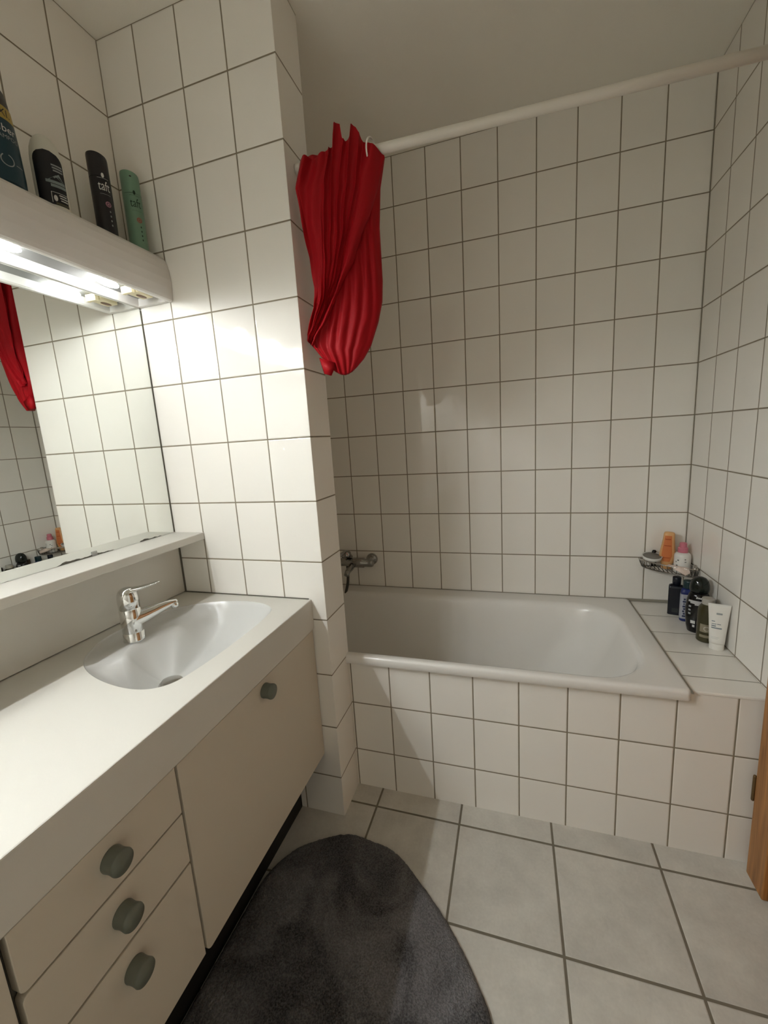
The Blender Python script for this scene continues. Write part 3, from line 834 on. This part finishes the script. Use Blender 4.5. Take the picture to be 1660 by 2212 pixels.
# ------------------------------------------------------------------ rug
def rug():
    rim = []
    base = [(-1.2427, -.9015), (-1.15, -.905), (-1.0627, -.927), (-.9685, -.9975), (-.868, -1.088), (-.793, -1.179), (-.751, -1.254), (-.735, -1.36), (-.752, -1.47), (-.81, -1.60), (-.90, -1.70), (-1.02, -1.765), (-1.15, -1.785), (-1.28, -1.77), (-1.38, -1.715), (-1.44, -1.62), (-1.455, -1.48), (-1.456, -1.34), (-1.454, -1.20), (-1.448, -1.09), (-1.400, -.995), (-1.3227, -.935)]
    P = [Vector((x, y, 0)) for x, y in base]; n = len(P)
    for i in range(n):
        a, b, c, e = P[i-1], P[i], P[(i+1) % n], P[(i+2) % n]
        for k in range(18):
            f = k/18; rim.append(.5*((2*b)+(c-a)*f+(2*a-5*b+4*c-e)*f*f+(3*b-a-3*c+e)*f**3))
    cen = Vector((-1.12, -1.34, 0))
    bm = bmesh.new(); rings = [[Vector((p.x, p.y, .0015)) for p in rim]]
    def top_z(q, e):
        return (.021*e)+.0034*noise.noise(q*260)+.0034*noise.noise(q*90)+.0025*noise.noise(q*14)
    for off, e in ((0, .25), (.006, .62), (.013, .9), (.022, 1.0)):
        row = []
        for p in rim:
            dcp = (cen-p); q = p+dcp.normalized()*off
            row.append(Vector((q.x, q.y, .002+top_z(q, e))))
        rings.append(row)
    R0 = rings[-1]
    for k in range(1, 90):
        f = k/90
        row = []
        for p in R0:
            q = Vector((p.x, p.y, 0)).lerp(cen, f); row.append(Vector((q.x, q.y, .002+top_z(q, 1))))
        rings.append(row)
    loft(bm, rings, cap0=True, cap1=True)
    m, nt, b = new_mat('charcoal_pile')
    geo = nt.nodes.new('ShaderNodeNewGeometry')
    n1 = nt.nodes.new('ShaderNodeTexNoise'); n1.inputs['Scale'].default_value = 5.5; n1.inputs['Detail'].default_value = 4; n1.inputs['Distortion'].default_value = .8
    n2 = nt.nodes.new('ShaderNodeTexNoise'); n2.inputs['Scale'].default_value = 240; n2.inputs['Detail'].default_value = 3
    for n_ in (n1, n2): nt.links.new(geo.outputs['Position'], n_.inputs['Vector'])
    f = math_node(nt, 'ADD', math_node(nt, 'MULTIPLY', ramp01(nt, n1.outputs['Fac'], .35, .68), .6), math_node(nt, 'MULTIPLY', ramp01(nt, n2.outputs['Fac'], .3, .7), .45))
    mx = nt.nodes.new('ShaderNodeMix'); mx.data_type = 'RGBA'
    mx.inputs[6].default_value = (.022, .021, .022, 1); mx.inputs[7].default_value = (.24, .235, .24, 1)
    nt.links.new(f, mx.inputs[0]); nt.links.new(mx.outputs[2], b.inputs['Base Color'])
    b.inputs['Roughness'].default_value = 1; b.inputs['Specular IOR Level'].default_value = .1
    b.inputs['Sheen Weight'].default_value = .12
    bp = nt.nodes.new('ShaderNodeBump'); bp.inputs['Strength'].default_value = 1; bp.inputs['Distance'].default_value = .007
    nt.links.new(n2.outputs['Fac'], bp.inputs['Height']); nt.links.new(bp.outputs['Normal'], b.inputs['Normal'])
    return finish('bath_rug', bm, m, smooth=True)
tag(rug(), 'round charcoal grey bath rug on the tiled floor', 'rug')

# ------------------------------------------------------------------ bottles on the bath ledge
LZt = LZ+.0003
NAVY = plain('black_blue_plastic', (.006, .008, .016, 1), .3)
c = (-.0635, -.118, LZt)
k1 = thing('square_bottle', 'black square-shouldered bottle at the far end of the bath ledge', 'bottle', c, 'toiletries on the bath ledge')
bm = bmesh.new()
rt = math.radians(-18)
def rrect(hx, hy, r, z, rot, cc):
    R = Matrix.Rotation(rot, 3, 'Z')
    return [R @ Vector((x, y, z))+Vector(cc) for x, y in superbox(0, 0, hx, hy, r, 6)]
loft(bm, [rrect(.0255, .017, .006, z, rt, c) if k == 0 else rrect(.0265-k, .0185-k, .006, z, rt, c) for z, k in ((0, 0), (.002, .0001), (.116, .0002), (.121, .002), (.1245, .007))], cap0=True, cap1=True)
at(finish('bottle', bm, NAVY, bevel=.001, seg=2), k1)
body('neck', [(.001, 0), (.0125, 0), (.0125, .006), (.015, .0065), (.015, .032), (.0135, .034), (.001, .034)], (c[0], c[1], c[2]+.1248), NAVY, k1, n=24)
decal('label', [('rect', -.012, .010, .012, .030)], plain('dark_grey_label', (.03, .034, .036, 1), .5), k1, (c[0]+.0184*math.cos(math.radians(-108)), c[1]+.0184*math.sin(math.radians(-108))), math.radians(-108), None, c[2], .0002)

c = (-.045, -.180, LZt)
k2 = thing('shower_gel_bottle', 'blue bottle with pale label behind the dark domed one', 'bottle', c, 'toiletries on the bath ledge')
BLUE = plain('blue_plastic', (.014, .026, .14, 1), .3)
rt = math.radians(-15)
bm = bmesh.new()
loft(bm, [rrect(.0235-k, .0165-k, .011, z, rt, c) for z, k in ((0, .002), (.003, 0), (.120, 0), (.130, .003), (.136, .008))], cap0=True, cap1=True)
at(finish('bottle', bm, BLUE, smooth=False), k2)
bm = bmesh.new()
lr = [[v for v in rrect(.0242, .0172, .011, z, rt, c)] for z in (.012, .112)]
loft(bm, lr)
at(finish('label', bm, plain('pale_blue_label', (.36, .37, .42, 1), .45), smooth=True), k2)
fa = math.radians(-105)
decal('printed_text', [('rect', -.016+.003*(k % 2), -.004-.003*(k % 3), .020+.010*k, .026+.010*k) for k in range(8)], plain('navy_print', (.02, .03, .09, 1), .5), k2, (c[0]+.0176*math.cos(fa), c[1]+.0176*math.sin(fa)), fa, None, c[2], .0006)
body('cap', prof_sharp([(.001, 0), (.0175, 0), (.0175, .026), (.0165, .029), (.001, .030)]), (c[0], c[1], c[2]+.1362), plain('dark_teal_plastic', (.008, .03, .036, 1), .3), k2, n=28)

c = (-.0440, -.2745, LZt)
k3 = thing('shampoo_bottle', 'black rounded bottle with glossy domed lid and white label band', 'bottle', c, 'toiletries on the bath ledge')
BLK = plain('glossy_black_plastic', (.006, .0055, .006, 1), .14)
rt = math.radians(-20); ca_ = math.radians(-110)
body('bottle', [(.001, 0), (.027, 0), (.030, .003), (.0345, .026), (.0375, .060), (.0385, .090), (.0365, .120), (.032, .142), (.0255, .157), (.001, .158)], c, BLK, k3, sx=1.0, sy=.72, rot=rt)
body('lid', [(.0275, 0), (.0300, .003), (.0310, .014), (.0298, .028), (.0255, .042), (.018, .052), (.008, .0565), (.001, .057)], (c[0], c[1], c[2]+.1582), plain('black_green_lid', (.010, .014, .011, 1), .1), k3, sx=1.0, sy=.85, rot=rt)
def on_k3(name, shapes, mat, g=.0008):
    os_ = decal(name, shapes, mat, k3, (0, 0), 0, None, 0, 0)
    R = Matrix.Rotation(rt, 3, 'Z')
    pr = [(0, .0275), (.026, .0345), (.060, .0375), (.090, .0385), (.120, .0365), (.142, .032), (.157, .0255)]
    for v in [v for o in os_ for v in o.data.vertices]:
        r_ = pl(pr, v.co.z)[0]+g; a = -pi/2+v.co.y/.034
        v.co = R @ Vector((r_*math.cos(a), r_*.72*math.sin(a)-.0003, v.co.z))+Vector(c)
on_k3('label', [('rect', -.032, .030, .1205, .1275), ('rect', -.024, .033, .1155, .1205), ('rect', -.010, .034, .1105, .1155)], plain('silver_label', (.45, .44, .45, 1), .4))
on_k3('printed_text', [('rect', -.008, -.003, .136, .142), ('rect', -.002, .003, .136, .141), ('rect', .004, .010, .135, .141)], WHITEINK)
on_k3('printed_text', [('rect', -.020, -.006, .038, .050), ('rect', -.014, -.007, .024, .033)], WHITEINK)
on_k3('printed_text', [('rect', -.028, -.020, .100-.014*k, .107-.014*k) for k in range(3)], GREYINK)

c = (-.0415, -.3440, LZt)
k4 = thing('oil_bottle', 'olive green translucent bottle with pale flat lid beside the white tube', 'bottle', c, 'toiletries on the bath ledge')
OLV = plain('olive_plastic', (.075, .066, .026, 1), .2, trans=.35)
body('bottle', prof_sharp([(.001, 0), (.026, 0), (.0285, .003), (.0285, .115), (.027, .124), (.0205, .134), (.0165, .138), (.001, .138)]), c, OLV, k4, n=32)
body('lid', prof_sharp([(.001, 0), (.0185, 0), (.0185, .020), (.0175, .0215), (.001, .022)]), (c[0], c[1], c[2]+.1382), plain('pale_lid', (.42, .40, .35, 1), .35), k4, n=28)
fa = math.radians(-110)
decal('label', [('rect', -.020, .020, .040, .070), ('rect', -.020, .020, .020, .030)], plain('olive_label', (.22, .19, .13, 1), .5), k4, c, fa, .0285, c[2])
decal('printed_mark', [('ring', 0, .054, .009, .003, 0, 2*pi)], plain('pale_print', (.40, .36, .30, 1), .5), k4, c, fa, .0285, c[2], .0012)

c = (-.0165, -.222, LZt)
k5 = thing('brown_bottle', 'small brown bottle against the wall behind the domed bottle', 'bottle', c, 'toiletries on the bath ledge')
BRN = plain('brown_plastic', (.05, .035, .022, 1), .3)
body('bottle', prof_sharp([(.001, 0), (.012, 0), (.0145, .002), (.0145, .11), (.009, .12), (.001, .12)]), c, BRN, k5, n=24)
body('cap', prof_sharp([(.001, 0), (.011, 0), (.011, .034), (.010, .036), (.001, .036)]), (c[0], c[1], c[2]+.1203), BRN, k5, n=24)
c = (-.0155, -.378, LZt)
k6 = thing('brown_bottle', 'small dark brown bottle hidden behind the white tube', 'bottle', c, 'toiletries on the bath ledge')
body('bottle', prof_sharp([(.001, 0), (.012, 0), (.0145, .002), (.0145, .10), (.009, .108), (.001, .108)]), c, BRN, k6, n=24)
body('cap', prof_sharp([(.001, 0), (.0125, 0), (.0125, .038), (.0115, .040), (.001, .040)]), (c[0], c[1], c[2]+.1083), BRN, k6, n=24)

c = (-.0330, -.4060, LZt)
k7 = thing('cream_tube', 'white cosmetic tube standing on its cap at the near end of the row', 'tube', c, 'toiletries on the bath ledge')
TUBE = plain('white_tube_plastic', (.78, .76, .71, 1), .35)
ta = math.radians(-16); R = Matrix.Rotation(ta, 3, 'Z')
bm = bmesh.new()
rings = []
for z, hx, hy in ((0.0225, .0215, .0145), (.032, .0222, .0148), (.068, .0242, .0125), (.104, .0266, .0085), (.134, .0288, .0045), (.152, .0304, .0016), (.163, .0310, .0010)):
    rings.append([R @ Vector((hx*math.cos(2*pi*i/40), hy*math.sin(2*pi*i/40), z))+Vector(c) for i in range(40)])
loft(bm, rings, cap0=True, cap1=True)
at(finish('tube_body', bm, TUBE, smooth=True), k7)
bm = bmesh.new()
loft(bm, [[R @ Vector((hx*math.cos(2*pi*i/40), hy*math.sin(2*pi*i/40), z))+Vector(c) for i in range(40)] for z, hx, hy in ((0, .0195, .0135), (.001, .0205, .0142), (.0215, .0208, .0146), (.0224, .0200, .0138))], cap0=True, cap1=True)
at(finish('cap', bm, TUBE, smooth=False), k7)
def on_tube(name, shapes, mat):
    os_ = decal(name, shapes, mat, k7, (0, 0), 0, None, 0, 0)
    pr = [(.0225, .0215, .0145), (.032, .0222, .0148), (.068, .0242, .0125), (.104, .0266, .0085), (.134, .0288, .0045), (.152, .0304, .0016), (.163, .0310, .0010)]
    for v in [v for o in os_ for v in o.data.vertices]:
        hx, hy = pl(pr, v.co.z); x = v.co.y; yy = -hy*math.sqrt(max(0, 1-(x/hx)**2))-.0008
        v.co = R @ Vector((x, yy, v.co.z))+Vector(c)
on_tube('printed_text', [('rect', -.0075, .0085, 0.1268, 0.1328)], GREYINK)
on_tube('printed_text', [('rect', -.019, -.010, 0.1015, 0.1044), ('rect', -.019, -.006, 0.0926, 0.0950), ('rect', -.004, .006, 0.0926, 0.0950), ('rect', -.019, -.007, 0.0850, 0.0891), ('rect', -.019, .009, 0.0779, 0.0820)], plain('grey_blue_print', (.20, .24, .26, 1), .5))
on_tube('printed_text', [('rect', -.017, .004, 0.0472, 0.0478), ('rect', -.017, .0, 0.0425, 0.0431)], GREYINK)

# ------------------------------------------------------------------ corner basket and what is in it
cb = thing('corner_basket', 'wire corner basket fixed in the tiled corner above the bath ledge', 'shelf', (-.07, -.06, .72))
WIRE = plain('dull_wire', (.22, .205, .18, 1), .3, metal=.9)
zt, zb = .7555, .7220
front = [(-.173, -.004), (-.1690, -.028), (-.1516, -.0560), (-.1165, -.0900), (-.0780, -.1200), (-.0410, -.1440), (-.016, -.151), (-.004, -.152)]
fr = spline([(x, y, 0) for x, y in front], 40)
def lift(p, z, k=1.0): return Vector((p.x*k, p.y*k, z))
bm = bmesh.new(); tube(bm, [lift(p, zt) for p in fr]+[Vector((-.004, -.004, zt)), Vector((-.173, -.004, zt))], .0028, 10)
at(finish('rim', bm, CHROMED, smooth=True), cb)
bm = bmesh.new(); tube(bm, [lift(p, zb, .93) for p in fr]+[Vector((-.005, -.005, zb)), Vector((-.161, -.005, zb))], .0025, 10)
at(finish('base_rim', bm, WIRE, smooth=True), cb)
bm = bmesh.new()
for k in range(0, 41, 2):
    p = fr[k]; tube(bm, [lift(p, zt), lift(p, (zt+zb)/2+.002, .975), lift(p, zb, .93)], .0014, 6)
at(finish('bars', bm, WIRE, smooth=True), cb)
bm = bmesh.new()
for k in range(1, 15):
    x = -.160*k/15
    # y of the front curve at this x
    ys = [p.y for p in fr if p.x*.93 >= x]; yf = min(ys)*.93 if ys else -.01
    cand = min(fr, key=lambda p: abs(p.x*.93-x)); yf = cand.y*.93
    tube(bm, [(x, -.005, zb), (x, yf, zb)], .0013, 6)
at(finish('floor_wires', bm, WIRE, smooth=True), cb)
bm = bmesh.new(); tube(bm, [(-.004, -.122, zt+.0105), (-.004, -.122, zb-.008)], .008, 14)
at(finish('wall_fixing', bm, CHROMED, smooth=True), cb)

zi = zb+.0018
c = (-.080, -.040, zi)
t1 = thing('sun_lotion_bottle', 'orange bottle standing in the corner basket beside the pink-topped one', 'bottle', c, 'toiletries in the corner basket')
ORG = plain('orange_plastic', (.62, .185, .055, 1), .35); CRM = plain('cream_orange_plastic', (.72, .40, .17, 1), .35)
tilt = Matrix.Translation(Vector(c)) @ Matrix.Rotation(math.radians(-14), 4, 'Z') @ Matrix.Rotation(math.radians(2), 4, 'Y')
def put(bm):
    for v in bm.verts: v.co = tilt @ v.co
bm = bmesh.new()
secs = [(0, .016, .010), (.003, .0185, .0125), (.024, .0205, .0135), (.03, .0250, .0150), (.055, .0290, .0165), (.075, .0275, .0160), (.105, .0235, .0140), (.135, .0205, .0120), (.152, .0195, .0112), (.158, .0165, .0090), (.160, .010, .005)]
def sec_ring(z, hx, hy, n=36, e=.75):
    f = lambda v: math.copysign(abs(v)**e, v)
    return [Vector((hx*f(math.cos(2*pi*i/n)), hy*f(math.sin(2*pi*i/n)), z)) for i in range(n)]
loft(bm, [sec_ring(*s) for s in secs], cap0=True, cap1=True); put(bm)
at(finish('bottle', bm, CRM, smooth=True), t1)
bm = bmesh.new(); rows = []
for z, w in ((.034, .012), (.06, .0185), (.085, .017), (.11, .0145), (.135, .0125), (.145, .012)):
    hx, hy = pl([(s[0], s[1], s[2]) for s in secs], z)
    rows.append([Vector((-.003+w*(k-6)/6, -hy*(max(.02, 1-abs((-.003+w*(k-6)/6)/hx)**2.67))**.375-.0009, z)) for k in range(13)])
loft(bm, rows, closed=False); put(bm)
at(finish('label', bm, ORG, smooth=True), t1)
RUST = plain('rust_print', (.42, .08, .02, 1), .5)
for (z0, z1, w) in ((.128, .132, .010), (.101, .1045, .012), (.05, .053, .012)):
    bm = bmesh.new(); vs = []
    for z in (z0, z1):
        hx, hy = pl([(q[0], q[1], q[2]) for q in secs], z)
        vs.append([Vector((-.003+w*(k-3)/3, -hy*(max(.02, 1-abs((-.003+w*(k-3)/3)/hx)**2.67))**.375-.0016, z)) for k in range(7)])
    loft(bm, vs, closed=False); put(bm); at(finish('printed_text', bm, RUST, smooth=True), t1)

c = (-.0365, -.0800, zi)
t2 = thing('soap_bottle', 'white round bottle with pink top in the corner basket', 'bottle', c, 'toiletries in the corner basket')
body('bottle', [(.001, 0), (.026, 0), (.0285, .003), (.0290, .01), (.0290, .068), (.0275, .076), (.0225, .082), (.016, .084), (.001, .084)], c, plain('white_bottle_plastic', (.76, .74, .70, 1), .3), t2, n=32)
PNK = plain('pink_plastic', (.62, .19, .25, 1), .35)
bm = bmesh.new(); cc = (c[0], c[1], c[2]+.0843)
lathe(bm, prof_sharp([(.001, 0), (.0175, 0), (.0178, .018), (.0165, .020), (.0135, .021), (.013, .036), (.011, .040), (.001, .041)]), cc, n=28)
at(finish('cap', bm, PNK, smooth=True), t2)
fa = math.radians(-125)
decal('printed_mark', [('ell', -.006, .055, .0035, .0025), ('ell', -.010, .032, .004, .0035), ('ell', -.002, .026, .0035, .004), ('ell', -.008, .018, .003, .003), ('ell', .018, .060, .003, .002), ('rect', .016, .022, .048, .051), ('ell', -.014, .048, .002, .003)], plain('dark_leaf_print', (.10, .11, .10, 1), .5), t2, c, fa, .029, c[2])

bm = bmesh.new(); lathe(bm, [(.001, 0), (.030, 0), (.034, .003), (.0355, .010), (.0365, .0165), (.0345, .0165), (.033, .010), (.001, .0095)], n=36)
R = Matrix.Rotation(math.radians(11), 3, 'X')
DC = Vector((-.134, -.040, zt+.0085))
for v in bm.verts: v.co = R @ v.co+DC
o = thing('soap_dish', 'round white-rimmed soap dish with grey pad at the left end of the corner basket', 'dish', (-.127, -.028, zt))
at(finish('dish', bm, plain('white_dish', (.72, .71, .68, 1), .3), smooth=True), o)
bm = bmesh.new(); lathe(bm, [(.001, .0155), (.032, .0155), (.0335, .0138), (.033, .011), (.001, .0105)], n=36)
for v in bm.verts: v.co = R @ v.co+DC
at(finish('pad', bm, plain('grey_pad', (.22, .205, .185, 1), .8, bump=.3, bscale=400), smooth=True), o)

bm = bmesh.new()
loft(bm, [[Vector((-.118+hx*math.cos(2*pi*i/20), -.011+hy*math.sin(2*pi*i/20), z)) for i in range(20)] for z, hx, hy in ((zi, .010, .0065), (zi+.045, .0105, .0068), (zi+.066, .0085, .0055), (zi+.072, .005, .003))], cap0=True, cap1=True)
tag(finish('black_cap_bottle', bm, BLK, smooth=True), 'small black bottle half hidden behind the orange bottle', 'bottle')

bm = bmesh.new()
sv = [(-.093, -.098, zt+.0045), (-.064, -.118, zt+.0050), (-.034, -.142, zt+.0045), (-.034, -.158, zt-.010), (-.052, -.168, zt-.017), (-.072, -.137, zt-.008)]
N_ = len(sv); a_ = [bm.verts.new(p) for p in sv]; b_ = [bm.verts.new((p[0]+.001, p[1]+.003, p[2]-.0042)) for p in sv]
ca = bm.verts.new((-.058, -.137, zt+.004)); cbv = bm.verts.new((-.057, -.132, zt-.003))
for i in range(N_):
    j = (i+1) % N_
    bm.faces.new((a_[i], a_[j], ca)); bm.faces.new((b_[j], b_[i], cbv)); bm.faces.new((a_[i], b_[i], b_[j], a_[j]))
tag(finish('sachet', bm, plain('pale_pink_wrapper', (.68, .56, .49, 1), .4, var=.25, vscale=40)), 'pale crumpled sachet lying over the front rim of the corner basket', 'packet')

# ------------------------------------------------------------------ camera, world, render
cam = bpy.data.cameras.new('camera'); co = bpy.data.objects.new('camera', cam); COL.objects.link(co)
co.location = (-.70064, -1.98247, 1.33570); co.rotation_euler = (1.3958, .0613, .2986)
cam.sensor_fit = 'VERTICAL'; cam.sensor_height = 24; cam.sensor_width = 24
cam.lens = 24*884.636/2212; cam.clip_start = .02; cam.clip_end = 20
scene.camera = co
w = bpy.data.worlds.new('world'); scene.world = w; w.use_nodes = True
w.node_tree.nodes['Background'].inputs[0].default_value = (0, 0, 0, 1)
scene.view_settings.view_transform = 'Standard'; scene.view_settings.look = 'None'
scene.view_settings.gamma = 1; scene.view_settings.use_curve_mapping = False
scene.view_settings.exposure = 0.0
cy = scene.cycles
cy.max_bounces = 14; cy.diffuse_bounces = 10; cy.glossy_bounces = 6; cy.transmission_bounces = 6
cy.caustics_reflective = True; cy.caustics_refractive = False
cy.sample_clamp_indirect = 0; cy.blur_glossy = .3
cy.use_guiding = True
cy.use_denoising = True
